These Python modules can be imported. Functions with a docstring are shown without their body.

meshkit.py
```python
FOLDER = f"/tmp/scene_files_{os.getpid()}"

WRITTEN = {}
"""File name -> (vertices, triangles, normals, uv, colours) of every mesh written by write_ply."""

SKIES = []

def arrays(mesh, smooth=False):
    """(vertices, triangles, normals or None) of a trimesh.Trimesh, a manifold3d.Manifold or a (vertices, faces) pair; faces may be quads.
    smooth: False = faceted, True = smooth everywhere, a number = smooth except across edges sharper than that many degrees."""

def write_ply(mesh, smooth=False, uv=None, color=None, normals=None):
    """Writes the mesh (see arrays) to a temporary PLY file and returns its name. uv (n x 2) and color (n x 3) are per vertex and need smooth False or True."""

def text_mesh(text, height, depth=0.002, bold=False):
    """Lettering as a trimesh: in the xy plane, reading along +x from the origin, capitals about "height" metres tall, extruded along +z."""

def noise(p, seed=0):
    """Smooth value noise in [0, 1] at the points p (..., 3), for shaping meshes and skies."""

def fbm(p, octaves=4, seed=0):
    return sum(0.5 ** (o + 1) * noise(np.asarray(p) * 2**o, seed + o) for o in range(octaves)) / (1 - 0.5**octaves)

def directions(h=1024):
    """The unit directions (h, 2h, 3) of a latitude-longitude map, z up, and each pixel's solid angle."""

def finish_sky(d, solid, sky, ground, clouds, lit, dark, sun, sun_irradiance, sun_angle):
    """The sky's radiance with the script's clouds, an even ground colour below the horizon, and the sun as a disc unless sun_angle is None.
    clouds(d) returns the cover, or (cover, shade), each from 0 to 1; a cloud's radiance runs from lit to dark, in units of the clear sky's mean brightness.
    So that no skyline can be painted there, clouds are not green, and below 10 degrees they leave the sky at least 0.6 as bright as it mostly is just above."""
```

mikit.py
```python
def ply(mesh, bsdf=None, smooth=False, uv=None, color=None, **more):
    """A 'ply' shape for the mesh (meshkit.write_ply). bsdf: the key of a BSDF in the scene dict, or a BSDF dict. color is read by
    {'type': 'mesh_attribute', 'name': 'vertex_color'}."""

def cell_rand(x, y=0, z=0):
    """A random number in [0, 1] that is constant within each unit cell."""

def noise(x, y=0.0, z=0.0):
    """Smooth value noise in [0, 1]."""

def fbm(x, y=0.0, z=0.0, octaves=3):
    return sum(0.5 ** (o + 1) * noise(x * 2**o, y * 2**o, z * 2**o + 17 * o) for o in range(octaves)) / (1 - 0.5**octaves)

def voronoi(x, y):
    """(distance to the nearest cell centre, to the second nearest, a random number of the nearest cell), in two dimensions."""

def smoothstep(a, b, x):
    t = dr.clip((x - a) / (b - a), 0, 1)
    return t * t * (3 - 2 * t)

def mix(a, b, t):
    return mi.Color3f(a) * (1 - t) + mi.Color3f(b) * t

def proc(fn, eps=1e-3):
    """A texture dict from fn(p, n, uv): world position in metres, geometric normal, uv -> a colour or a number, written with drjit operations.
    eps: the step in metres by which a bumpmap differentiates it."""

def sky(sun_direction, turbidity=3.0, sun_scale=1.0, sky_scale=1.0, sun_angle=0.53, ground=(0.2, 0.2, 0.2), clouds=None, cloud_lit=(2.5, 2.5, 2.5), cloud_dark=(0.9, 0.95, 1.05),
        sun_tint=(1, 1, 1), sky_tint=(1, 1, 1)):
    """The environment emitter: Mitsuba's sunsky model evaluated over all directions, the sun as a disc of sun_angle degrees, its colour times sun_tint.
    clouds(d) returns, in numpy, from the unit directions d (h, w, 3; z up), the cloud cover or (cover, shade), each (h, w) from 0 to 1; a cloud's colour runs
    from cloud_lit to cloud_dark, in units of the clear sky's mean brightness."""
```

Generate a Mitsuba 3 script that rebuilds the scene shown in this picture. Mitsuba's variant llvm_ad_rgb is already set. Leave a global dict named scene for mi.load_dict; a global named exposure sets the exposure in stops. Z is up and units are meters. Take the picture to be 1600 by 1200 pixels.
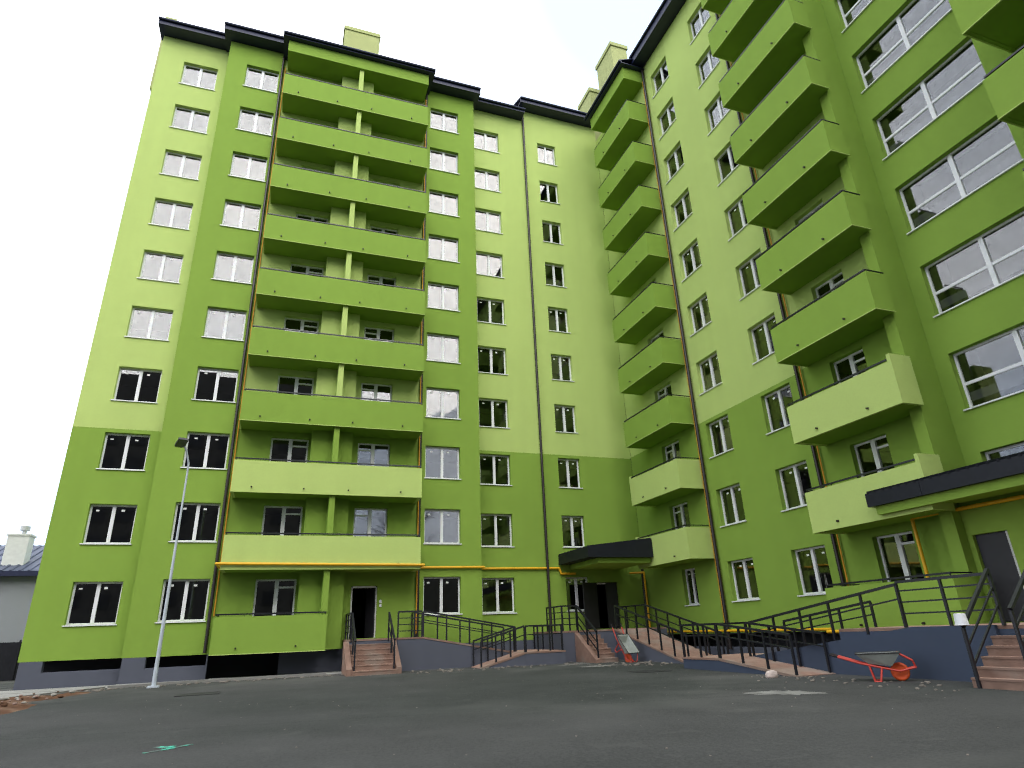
import math, random
import numpy as np, trimesh, drjit as dr, mitsuba as mi, mikit, meshkit
from shapely.geometry import Polygon, box as sbox
from manifold3d import Manifold
T = mi.ScalarTransform4f
rng = random.Random(7)

# ------------------------------------------------------------------ camera, sky, exposure
PITCH, ROLL, YAW, EYE = math.radians(21.68), math.radians(-2.26), math.radians(20.20), 1.30
_f = np.array([math.sin(YAW) * math.cos(PITCH), math.cos(YAW) * math.cos(PITCH), math.sin(PITCH)])
_r = np.array([math.cos(YAW), -math.sin(YAW), 0.0])
_u = np.cross(_r, _f)
_up = -math.sin(ROLL) * _r + math.cos(ROLL) * _u
scene, labels = {'type': 'scene'}, {}
scene['camera'] = {'type': 'perspective', 'fov': math.degrees(2 * math.atan(800 / 975.1)), 'fov_axis': 'x', 'near_clip': 0.05, 'far_clip': 3000.0,
                   'to_world': T().look_at(origin=[0, 0, EYE], target=(np.array([0, 0, EYE]) + _f).tolist(), up=_up.tolist())}


def overcast(d):
    s = meshkit.fbm(d * np.array([2.0, 2.0, 2.4]) + 3.1, 2, seed=5)
    return np.ones(d.shape[:2]), np.clip((s - 0.42) * 3.5, 0, 1)


scene['sky'] = mikit.sky([-0.10, -0.70, 0.70], turbidity=3, sun_scale=0.24, sky_scale=1.0, sun_angle=62, sun_tint=(0.82, 0.94, 1.14), clouds=overcast,
                         cloud_lit=(2.15, 2.24, 2.38), cloud_dark=(1.0, 1.25, 1.65), ground=(0.12, 0.12, 0.12))
exposure = 3.48

# ------------------------------------------------------------------ materials
P = mikit.proc


def rgb(*c): return {'type': 'rgb', 'value': list(c)}
def two(b): return {'type': 'twosided', 'bsdf': b}


def stucco(key, c, dark=0.86, rough=0.9):
    def col(p, n, uv):
        big = mikit.fbm(p.x * 0.33 + p.y * 0.21, p.z * 0.30, p.y * 0.33, 3)
        streak = mikit.fbm(p.x * 2.6 + p.y * 2.6, p.z * 0.16, 4.0, 3)
        grain = mikit.noise(p.x * 38, p.y * 38, p.z * 38)
        t = 0.92 + 0.12 * (big - 0.5) + 0.06 * (streak - 0.5) + 0.06 * (grain - 0.5) + 0.06
        return mi.Color3f(*c) * t
    def bump(p, n, uv):
        return mikit.noise(p.x * 55, p.y * 55, p.z * 55)
    scene[key] = two({'type': 'bumpmap', 'tex': P(bump, 4e-3), 'scale': 0.004,
                      'bsdf': {'type': 'principled', 'base_color': P(col), 'roughness': rough, 'specular': 0.25}})


def paint(key, c, rough=0.5, spec=0.4, var=0.12, metallic=0.0, freq=6.0):
    def col(p, n, uv):
        t = 1 + var * (mikit.fbm(p.x * freq, p.y * freq, p.z * freq, 3) - 0.5) * 2
        return mi.Color3f(*c) * t
    scene[key] = two({'type': 'principled', 'base_color': P(col), 'roughness': rough, 'specular': spec, 'metallic': metallic})


stucco('m_light', (0.425, 0.535, 0.160))
stucco('m_green', (0.212, 0.330, 0.050))
stucco('m_ceiling', (0.20, 0.318, 0.041))
stucco('m_chimney', (0.38, 0.41, 0.17))
stucco('m_plinth', (0.090, 0.096, 0.122))
stucco('m_rampblue', (0.050, 0.064, 0.098))
stucco('m_concrete', (0.20, 0.195, 0.18))
stucco('m_greywall', (0.25, 0.26, 0.28))
paint('m_navy', (0.010, 0.014, 0.045), 0.45, 0.4)
paint('m_canopy', (0.006, 0.007, 0.013), 0.5, 0.3)
paint('m_oppwall', (0.085, 0.08, 0.075), 0.9, 0.2)
paint('m_pipe_dark', (0.020, 0.014, 0.013), 0.4, 0.5)
paint('m_gas', (0.72, 0.39, 0.012), 0.45, 0.45, 0.1)
paint('m_black', (0.010, 0.010, 0.014), 0.35, 0.5)
paint('m_white', (0.68, 0.68, 0.69), 0.35, 0.5, 0.03)
paint('m_sticker', (0.80, 0.80, 0.80), 0.6, 0.3, 0.03)
paint('m_interior', (0.05, 0.05, 0.055), 0.9, 0.1, 0.2, freq=0.8)
paint('m_darkdoor', (0.020, 0.019, 0.024), 0.5, 0.4)
paint('m_steel', (0.45, 0.46, 0.47), 0.4, 0.5, 0.1)
paint('m_galva', (0.42, 0.46, 0.50), 0.45, 0.5, 0.1)
paint('m_red', (0.50, 0.045, 0.030), 0.4, 0.5, 0.2)
paint('m_orange', (0.60, 0.085, 0.020), 0.5, 0.4, 0.2)
paint('m_tray', (0.27, 0.29, 0.26), 0.5, 0.5, 0.25)
paint('m_rubber', (0.02, 0.02, 0.02), 0.8, 0.2)
paint('m_iron', (0.030, 0.030, 0.030), 0.6, 0.4, 0.3)
paint('m_pinkstone', (0.26, 0.175, 0.145), 0.9, 0.2, 0.25, freq=14)
paint('m_palestone', (0.46, 0.38, 0.34), 0.9, 0.2, 0.3, freq=12)
paint('m_patch', (0.125, 0.122, 0.112), 0.9, 0.2, 0.45, freq=3)
paint('m_riser', (0.58, 0.27, 0.015), 0.5, 0.4, 0.2)
paint('m_grit', (0.16, 0.14, 0.12), 0.9, 0.2, 0.4, freq=5)
paint('m_paleboard', (0.27, 0.25, 0.22), 0.9, 0.2, 0.3, freq=8)
paint('m_bluetile', (0.060, 0.070, 0.110), 0.5, 0.4, 0.25)
paint('m_roofgrey', (0.16, 0.19, 0.24), 0.6, 0.4, 0.2)
paint('m_farwhite', (0.60, 0.60, 0.58), 0.9, 0.2, 0.1)
paint('m_glazeboard', (0.52, 0.52, 0.50), 0.9, 0.2, 0.1)


def tile_col(c, ct):
    def col(p, n, uv):
        t = 1 + 0.5 * (mikit.fbm(p.x * 5, p.y * 5, p.z * 5, 3) - 0.5)
        d = mikit.smoothstep(0.45, 0.75, mikit.fbm(p.x * 1.7, p.y * 1.7, p.z * 1.7 + 9, 3))
        return mikit.mix(mi.Color3f(*c) * t, mi.Color3f(*ct), d * 0.6)
    return col


scene['m_tan'] = two({'type': 'principled', 'base_color': P(tile_col((0.215, 0.130, 0.098), (0.23, 0.19, 0.16))), 'roughness': 0.8, 'specular': 0.3})
scene['m_soil'] = two({'type': 'principled', 'base_color': P(tile_col((0.075, 0.038, 0.022), (0.15, 0.10, 0.07))), 'roughness': 0.95, 'specular': 0.1})


def asphalt_col(p, n, uv):
    x, y = p.x, p.y
    big = mikit.fbm(x * 0.16, y * 0.22, 0.0, 4)
    mid = mikit.fbm(x * 1.1 + 5, y * 1.1, 3.0, 3)
    fine = mikit.noise(x * 42, y * 42, 0.0) * 0.6 + mikit.noise(x * 110, y * 110, 7.0) * 0.4
    t = 0.97 + 0.55 * (big - 0.5) + 0.30 * (mid - 0.5) + 0.55 * (fine - 0.5)
    base = mikit.mix((0.033, 0.035, 0.032), (0.039, 0.0385, 0.037), mikit.smoothstep(0.35, 0.65, big)) * t
    dust = mikit.smoothstep(0.55, 0.85, mikit.fbm(x * 0.35 + 11, y * 0.4, 2.0, 4))
    spots = mikit.smoothstep(0.865, 0.90, mikit.noise(x * 4.3, y * 4.3, 5.0)) * 0.10
    seam = mikit.smoothstep(0.035, 0.0, dr.abs(x * 0.18 + y - 12.8 + 0.10 * (mikit.noise(x * 0.7, 0.0, 1.0) - 0.5)))
    near = mikit.smoothstep(20.5, 24.5, y + 0.8 * (mid - 0.5)) * 0.35
    c = mikit.mix(base, (0.095, 0.092, 0.084), dr.clip(dust * 0.28 + spots + near * mid, 0, 1))
    return c * (1 - 0.35 * seam)


def asphalt_bump(p, n, uv):
    return mikit.noise(p.x * 60, p.y * 60, 0.0) * 0.7 + mikit.noise(p.x * 130, p.y * 130, 0.0) * 0.3


scene['m_asphalt'] = two({'type': 'bumpmap', 'tex': P(asphalt_bump, 3e-3), 'scale': 0.008,
                          'bsdf': {'type': 'principled', 'base_color': P(asphalt_col), 'roughness': 0.85, 'specular': 0.3}})
scene['m_greenpaint'] = two({'type': 'principled', 'base_color': P(lambda p, n, uv: mikit.mix((0.07, 0.09, 0.08), (0.05, 0.36, 0.25), mikit.smoothstep(0.35, 0.6, mikit.fbm(p.x * 9, p.y * 9, 0.0, 3)))), 'roughness': 0.8})
scene['m_glass'] = {'type': 'thindielectric', 'int_ior': 1.75}

# ------------------------------------------------------------------ mesh helpers
def B(x0, x1, y0, y1, z0, z1):
    x0, x1 = min(x0, x1), max(x0, x1); y0, y1 = min(y0, y1), max(y0, y1); z0, z1 = min(z0, z1), max(z0, z1)
    m = trimesh.creation.box((x1 - x0, y1 - y0, z1 - z0))
    m.apply_translation(((x0 + x1) / 2, (y0 + y1) / 2, (z0 + z1) / 2))
    return m


def cat(ms): return trimesh.util.concatenate(list(ms))


def cyl(p, q, r, n=10):
    p, q = np.array(p, float), np.array(q, float)
    m = trimesh.creation.cylinder(r, np.linalg.norm(q - p), sections=n)
    m.apply_transform(trimesh.geometry.align_vectors([0, 0, 1], (q - p) / np.linalg.norm(q - p)))
    m.apply_translation((p + q) / 2)
    return m


def tube(pts, r, n=10):
    ms = [cyl(a, b, r, n) for a, b in zip(pts[:-1], pts[1:])]
    for p in pts[1:-1]:
        s = trimesh.creation.icosphere(1, r * 1.04); s.apply_translation(p); ms.append(s)
    return cat(ms)


def bar(p, q, w, h=None):
    """A square bar from p to q."""
    h = h or w
    p, q = np.array(p, float), np.array(q, float)
    d = (q - p) / np.linalg.norm(q - p)
    side = np.cross(d, [0, 0, 1.0])
    side = np.array([1.0, 0, 0]) if np.linalg.norm(side) < 1e-6 else side / np.linalg.norm(side)
    up = np.cross(side, d)
    m = trimesh.creation.box((np.linalg.norm(q - p), w, h))
    M = np.eye(4); M[:3, 0], M[:3, 1], M[:3, 2], M[:3, 3] = d, np.cross(up, d), up, (p + q) / 2
    m.apply_transform(M)
    return m


def hull(*ms):
    return trimesh.Trimesh(*[np.asarray(a) for a in (lambda g: (g.vert_properties[:, :3], g.tri_verts))(Manifold.hull_points(np.vstack([m.vertices if hasattr(m, 'vertices') else m for m in ms]).tolist()).to_mesh())], process=False)


COUNT = {}


def key(name):
    n = COUNT.get(name, 0); COUNT[name] = n + 1
    return name if n == 0 else f'{name}_{n:03d}'


def add(name, mesh, m, smooth=False):
    k = key(name)
    scene[k] = mikit.ply(mesh, m, smooth=smooth)
    return k


def tag(k, label=None, cat_=None, group=None, kind=None):
    labels[k] = {a: b for a, b in (('label', label), ('category', cat_), ('group', group), ('kind', kind)) if b}
    return k


class Face:
    """A facade plane: u runs along it, w goes into the building, z up."""
    def __init__(s, axis, at): s.axis, s.at = axis, at

    def map(s, m):
        v = np.array(m.vertices)
        if s.axis == 'Y':
            v2 = np.stack([v[:, 0], s.at + v[:, 1], v[:, 2]], -1); f = m.faces
        else:
            v2 = np.stack([s.at + v[:, 1], v[:, 0], v[:, 2]], -1); f = m.faces[:, ::-1]
        return trimesh.Trimesh(v2, f, process=False)

    def box(s, u0, u1, w0, w1, z0, z1): return s.map(B(u0, u1, w0, w1, z0, z1))

    def pt(s, u, w, z): return (u, s.at + w, z) if s.axis == 'Y' else (s.at + w, u, z)

    def wall(s, u0, u1, z0, z1, holes, thick=0.3):
        poly = sbox(u0, z0, u1, z1)
        for h in holes:
            poly = poly.difference(sbox(h[0], h[2], h[1], h[3]))
        ms = []
        for g in getattr(poly, 'geoms', [poly]):
            e = trimesh.creation.extrude_polygon(g, thick, engine='earcut')
            v = np.array(e.vertices)
            ms.append(s.map(trimesh.Trimesh(np.stack([v[:, 0], v[:, 2], v[:, 1]], -1), e.faces[:, ::-1], process=False)))
        return cat(ms)


F_A, F_B, R_H, R_J = Face('Y', 29.12), Face('Y', 28.29), Face('X', 17.46), Face('X', 18.02)
APT = 'apartment_building'
tag(APT, 'tall lime green and pale green L-shaped apartment block with stacked balconies above the yard', 'apartment building')
FH, ZB, ZTOP, ZC = 3.0, 0.94, 32.15, 9.87


def window(face, u0, u1, z0, z1, sticker=False, mull=(0.5,), cross=None, name='window'):
    """White frame set back in its opening, panes, sill."""
    k = key(f'{APT}__{name}')
    fw, w0, w1 = 0.07, 0.19, 0.26
    ms = [face.box(u0, u1, w0, w1, z0, z0 + fw), face.box(u0, u1, w0, w1, z1 - fw, z1),
          face.box(u0, u0 + fw, w0 + .002, w1 - .002, z0 + fw, z1 - fw), face.box(u1 - fw, u1, w0 + .002, w1 - .002, z0 + fw, z1 - fw)]
    for t in mull:
        c = u0 + (u1 - u0) * t
        ms.append(face.box(c - 0.065, c + 0.065, w0 - 0.012, w1 - .004, z0 + fw * .6, z1 - fw * .6))
    if cross:
        zz = z0 + (z1 - z0) * cross
        ms.append(face.box(u0 + fw, u1 - fw, w0 + .006, w1 - .006, zz - 0.045, zz + 0.045))
    scene[f'{k}__frame'] = mikit.ply(cat(ms), 'm_white')
    edges = [u0] + [u0 + (u1 - u0) * t for t in mull] + [u1]
    zs = [z0, z1] if not cross else [z0, z0 + (z1 - z0) * cross, z1]
    for a, b in zip(edges[:-1], edges[1:]):
        for c, d in zip(zs[:-1], zs[1:]):
            # each pane sits a hair out of true, as real double glazing does
            t1, t2 = rng.uniform(-.004, .004), rng.uniform(-.004, .004)
            q = [face.pt(a + .05, 0.225 + t1, c + .04), face.pt(b - .05, 0.225 - t1, c + .04), face.pt(b - .05, 0.225 - t1 + t2, d - .04), face.pt(a + .05, 0.225 + t1 + t2, d - .04)]
            scene[key(f'{k}__pane')] = mikit.ply((np.array(q), np.array([[0, 1, 2], [0, 2, 3]])), 'm_glass')
            if sticker:
                su = a + .20 + rng.uniform(-.02, .08)
                scene[key(f'{k}__sticker')] = mikit.ply(face.box(su, su + .12, 0.208, 0.214, d - .27, d - .27 + rng.uniform(.05, .09)), 'm_sticker')
    scene[f'{k}__sill'] = mikit.ply(face.box(u0 - 0.05, u1 + 0.05, -0.06, w0 - .003, z0 - 0.045, z0 - 0.004), 'm_white')
    return k


def balcony_door(face, u0, u1, zf, door_right, top=2.38):
    """A window and a door side by side behind a balcony."""
    k = key(f'{APT}__balcony_door')
    um = u0 + (u1 - u0) * (0.52 if door_right else 0.48)
    zb, zt, zs = zf + 0.02, zf + top, zf + 0.85
    wa, wb = (u0, um) if door_right else (um, u1)
    da, db = (um, u1) if door_right else (u0, um)
    f, w0, w1 = 0.07, 0.19, 0.26
    ms = [face.box(u0, u1, w0, w1, zt - f, zt), face.box(u0, u0 + f, w0 + .002, w1, zb, zt - f), face.box(u1 - f, u1, w0 + .002, w1, zb, zt - f),
          face.box(um - .08, um + .08, w0 - .02, w1 - .004, zb, zt - f * .6), face.box(wa + f, wb - f, w0 + .004, w1 - .004, zs, zs + f),
          face.box(da + f, db - f, w0 + .004, w1 - .004, zb, zb + .12), face.box(da + f, db - f, w0 - .01, w1 - .006, zt - .36, zt - .29)]
    scene[f'{k}__frame'] = mikit.ply(cat(ms), 'm_white')
    scene[f'{k}__lower_panel'] = mikit.ply(face.box(wa + .003, wb - .08, .06, .24, zb, zs - .003), 'm_green')
    for a, b, c in ((wa, wb, zs), (da, db, zb)):
        scene[key(f'{k}__pane')] = mikit.ply((np.array([face.pt(a + .05, .225, c + .04), face.pt(b - .05, .225, c + .04), face.pt(b - .05, .225, zt - .04), face.pt(a + .05, .225, zt - .04)]), np.array([[0, 1, 2], [0, 2, 3]])), 'm_glass')


def balcony(face, u0, u1, depth, k, m, spouts, rail=True, end_up=(0, 0), sides=(True, True), fin=None):
    """Slab with a rendered parapet hung on its edge, a dark handrail and small drain spouts. depth: how far it stands out from the face."""
    b = key(f'{APT}__balcony')
    z0, z1 = 0.92 + FH * k, 2.22 + FH * k
    t = 0.12
    ms = [face.box(u0, u1, -depth, -depth + t, z0, z1)]
    w_end = -.003 if fin is None else fin[1] - .004
    if sides[0]: ms.append(face.box(u0, u0 + t, -depth + t, w_end, z0 + .002, z1 - .002))
    if sides[1]: ms.append(face.box(u1 - t, u1, -depth + t, -.003, z0 + .002, z1 - .002))
    for a, e in ((u0, end_up[0]), (u1 - t, end_up[1])):
        if e: ms.append(face.box(a, a + t, -depth, w_end if a == u0 else -.003, z1, z1 + e))
    scene[f'{b}__parapet'] = mikit.ply(cat(ms), m)
    sl = [face.box((u0 if fin is None else fin[0]) + t * (1 if fin is None else 0) + .002, u1 - t * (1 if sides[1] else 0) - .002, -depth + t + .002, -.002, z0 + .015, z0 + .26)]
    if fin is not None: sl.append(face.box(u0 + t + .002, fin[0] + .001, -depth + t + .002, w_end, z0 + .015, z0 + .26))
    scene[f'{b}__slab'] = mikit.ply(cat(sl), 'm_ceiling')
    dr_ = [face.box(u0 - .008, u1 + .008, -depth - .012, -depth + .03, z0 - .012, z0 + .014)]
    if sides[0]: dr_.append(face.box(u0 - .008, u0 + .03, -depth + .03, w_end, z0 - .012, z0 + .014))
    if sides[1]: dr_.append(face.box(u1 - .03, u1 + .008, -depth + .03, -.004, z0 - .012, z0 + .014))
    scene[f'{b}__drip_edge'] = mikit.ply(cat(dr_), 'm_light')
    if rail:
        zr = z1 + 0.085
        rs = [bar(face.pt(u0 + .05, -depth + .05, zr), face.pt(u1 - .05, -depth + .05, zr), .05)]
        if sides[0]: rs.append(bar(face.pt(u0 + .05, -depth + .05, zr), face.pt(u0 + .05, w_end, zr), .034))
        if sides[1]: rs.append(bar(face.pt(u1 - .05, -depth + .05, zr), face.pt(u1 - .05, 0, zr), .034))
        n = int((u1 - u0) / 1.2) + 1
        for i in range(n + 1):
            u = u0 + .08 + (u1 - u0 - .16) * i / n
            rs.append(bar(face.pt(u, -depth + .05, z1 - .05), face.pt(u, -depth + .05, zr), .022))
        scene[f'{b}__handrail'] = mikit.ply(cat(rs), 'm_black')
    for s in spouts:
        scene[key(f'{b}__drain_spout')] = mikit.ply(cyl(face.pt(s, -depth - .07, z0 + .20), face.pt(s, -depth + .02, z0 + .21), .032, 8), 'm_pipe_dark')
    return b


# ------------------------------------------------------------------ facade walls
WZ0, WZ1 = 2.15, 3.71                                   # ground floor window, bottom and top
WIN_A = [(-7.48, -5.80)]; WIN_B = [(-4.29, -2.63)]; WIN_D = [(5.91, 7.60)]; WIN_E = [(8.84, 10.45)]; WIN_F = [(13.10, 14.35)]
WIN_H = [(20.80, 22.36), (17.10, 18.70)]
C0, C1 = -2.36, 5.56


def rows(cols, skip=()):
    return [(a, b, WZ0 + FH * k, WZ1 + FH * k) for a, b in cols for k in range(10) if (a, k) not in skip]


def split_wall(face, u0, u1, ztop, holes, two_tone, zb=ZB):
    if two_tone:
        add(f'{APT}__wall', face.wall(u0, u1, ZC, ztop, [h for h in holes if h[3] > ZC]), 'm_light')
        add(f'{APT}__wall', face.wall(u0, u1, zb, ZC, [h for h in holes if h[2] < ZC]), 'm_green')
    else:
        add(f'{APT}__wall', face.wall(u0, u1, zb, ztop, holes), 'm_green')


split_wall(F_A, -8.68, -5.25, 32.2, rows(WIN_A), True)
split_wall(F_B, -5.25, C0, 32.1, rows(WIN_B), False)
split_wall(F_B, C1, 8.58, 32.0, rows(WIN_D), False)
door2 = (14.72, 15.95, 1.30, 3.45)
split_wall(F_A, 8.30, 12.10, 32.25, rows(WIN_E), True)
split_wall(F_A, 12.10, 17.46, 33.1, rows(WIN_F) + [door2], True)
# returns where the facade steps
for x0, x1, z1 in ((-5.25, -4.95, 32.05), (8.28, 8.578, 31.98)):
    add(f'{APT}__wall', B(x0 + .004, x1 - .004, 28.594, 29.30, ZB + .002, z1), 'm_green')

DL, DR_ = (-0.95, 0.62), (2.78, 4.25)                   # the balcony doors left and right of the partition
for k in range(10):
    zf, z0 = 1.30 + FH * k, (ZB if k == 0 else 0.935 + FH * k)
    m = 'm_light' if k >= 3 else 'm_green'
    hs = [(DL[0], DL[1], zf, zf + 2.38)] + ([(DR_[0], DR_[1], zf, zf + 2.38)] if k else [(2.83, 3.92, 1.3, 3.36)])
    add(f'{APT}__loggia_wall', F_B.wall(C0, C1, z0, 0.935 + FH * (k + 1), hs), m)
    balcony_door(F_B, *DL, zf, True)
    if k: balcony_door(F_B, *DR_, zf, False)
    # the chimney breast in the middle and the partition between the two loggias
    zt = 0.932 + FH * (k + 1)
    add(f'{APT}__flue_block', B(0.72, 2.48, 27.75, 28.287, zf - (.1 if k else .36), zt), m)
    add(f'{APT}__partition', B(1.61, 1.84, 27.02, 27.747, zf - (.1 if k else .36), zt), m)
add(f'{APT}__loggia_wall', F_B.wall(C0, C1, 0.935 + 30, 32.0, []), 'm_light')
for k in range(10):
    m = 'm_light' if k in (1, 2) else 'm_green'
    if k == 0:
        balcony(F_B, -2.22, 1.84, 1.40, 0, 'm_green', (-1.35, 0.75))
    else:
        balcony(F_B, -2.22, 5.48, 1.40, k, m, (-1.45, 0.55, 2.35, 4.55))
# the cap over the top loggias
capC = cat([B(-2.22, 5.48, 26.89, 27.01, 30.92, 31.66), B(-2.22, -2.1, 27.01, 28.28, 30.922, 31.658), B(5.36, 5.48, 27.01, 28.28, 30.922, 31.658)])
add(f'{APT}__cap_fascia', capC, 'm_green')
add(f'{APT}__cap_ceiling', B(-2.098, 5.358, 27.012, 28.28, 30.94, 31.1), 'm_ceiling')

# right wing
rowsH = rows(WIN_H)
split_wall(R_H, 16.45, 22.95, 32.0, rowsH, True)
GD, ID = (24.55, 26.05), (13.75, 15.15)
for k in range(10):
    zf, z0 = 1.30 + FH * k, (ZB if k == 0 else 0.935 + FH * k)
    m = 'm_light' if k >= 3 else 'm_green'
    hg = (24.7, 25.72, WZ0, WZ1) if k == 0 else (GD[0], GD[1], zf, zf + 2.38)
    add(f'{APT}__recess_wall', R_H.wall(22.95, 29.10, z0, 0.935 + FH * (k + 1), [hg]), m)
    add(f'{APT}__recess_wall', R_H.wall(12.38, 16.45, z0, 0.935 + FH * (k + 1), [(ID[0], ID[1], zf, zf + 2.38)]), m)
    if k: balcony_door(R_H, *GD, zf, True)
    balcony_door(R_H, *ID, zf, False)
    pm = 'm_light' if k in (1, 2) else 'm_green'
    up = (0, .16) if k in (1, 2) else (0, 0)
    if k: balcony(R_H, 23.02, 27.26, 1.33, k, pm, (24.1, 26.1), end_up=up)
    balcony(R_H, 11.88, 16.10, 1.38, k, pm, (13.0, 15.0), end_up=(.22, 0) if k in (1, 2) else (0, 0), fin=(12.38, -.56))
window(R_H, 24.7, 25.72, WZ0, WZ1, True)
for (a, b) in ((23.02, 27.26), (11.88, 16.10)):
    add(f'{APT}__cap_fascia', cat([R_H.box(a, b, -1.35, -1.23, 30.92, 31.75), R_H.box(a, a + .12, -1.23, -.003, 30.922, 31.748), R_H.box(b - .12, b, -1.23, -.003, 30.922, 31.748)]), 'm_green')
    add(f'{APT}__cap_ceiling', R_H.box(a + .122, b - .122, -1.228, -.003, 30.94, 31.1), 'm_ceiling')
add(f'{APT}__recess_wall', R_H.wall(22.95, 29.10, 30.935, 32.0, []), 'm_light')
add(f'{APT}__recess_wall', R_H.wall(12.38, 16.45, 30.935, 32.0, []), 'm_light')
# stairwell wall with wide windows, further balconies and the end of the wing
JW = [(8.02, 11.52, 0.74 + FH * k, 2.48 + FH * k) for k in range(1, 11)]
KD, JN = (4.4, 5.9), (-2.6, -1.0)
hj = JW + [(KD[0], KD[1], 1.3 + FH * k, 3.68 + FH * k) for k in range(10)] + [(JN[0], JN[1], WZ0 + FH * k, WZ1 + FH * k) for k in range(10)]
split_wall(R_J, -4.0, 11.997, 33.6, hj, False)
add(f'{APT}__wall', B(16.90, 18.30, 12.0, 12.376, ZB + .002, 33.58), 'm_green')
for a in JW: window(R_J, *a, cross=0.44, name='stair_window')
for k in range(10):
    balcony_door(R_J, *KD, 1.3 + FH * k, False)
    window(R_J, JN[0], JN[1], WZ0 + FH * k, WZ1 + FH * k)
    if k: balcony(R_J, 2.9, 7.30, 1.92, k, 'm_light' if k in (1, 2) else 'm_green', (4.0, 6.2))
for face, cols in ((F_A, WIN_A), (F_B, WIN_B), (F_B, WIN_D), (F_A, WIN_E), (F_A, WIN_F), (R_H, WIN_H[:1]), (R_H, WIN_H[1:])):
    for a, b in cols:
        for k in range(10):
            window(face, a, b, WZ0 + FH * k, WZ1 + FH * k, sticker=k < 6)

# inside: floors and a back partition, so that the windows look into rooms
inner = [B(-8.35, 17.7, 32.4, 32.6, 0.5, 33.0), B(20.9, 21.1, -3.6, 32.4, 0.5, 33.3)]
for k in range(11):
    z = 1.0 + FH * k
    inner += [B(-8.37, -5.30, 29.425, 32.39, z, z + .27), B(-5.29, 8.27, 28.60, 32.39, z, z + .27), B(8.28, 17.7, 29.425, 32.39, z, z + .27), B(17.77, 20.89, 12.42, 32.39, z, z + .27), B(18.33, 20.89, -3.69, 12.41, z, z + .27)]
for x in (-2.5, 2.0, 5.5, 12.2): inner.append(B(x, x + .1, 29.43, 32.38, 0.9, 31.0))
for y in (22.9, 16.4, 12.43, 7.4, 1.0): inner.append(B(18.35, 20.88, y, y + .1, 0.9, 31.0))
add(f'{APT}__interior', cat(inner), 'm_interior')
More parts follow.
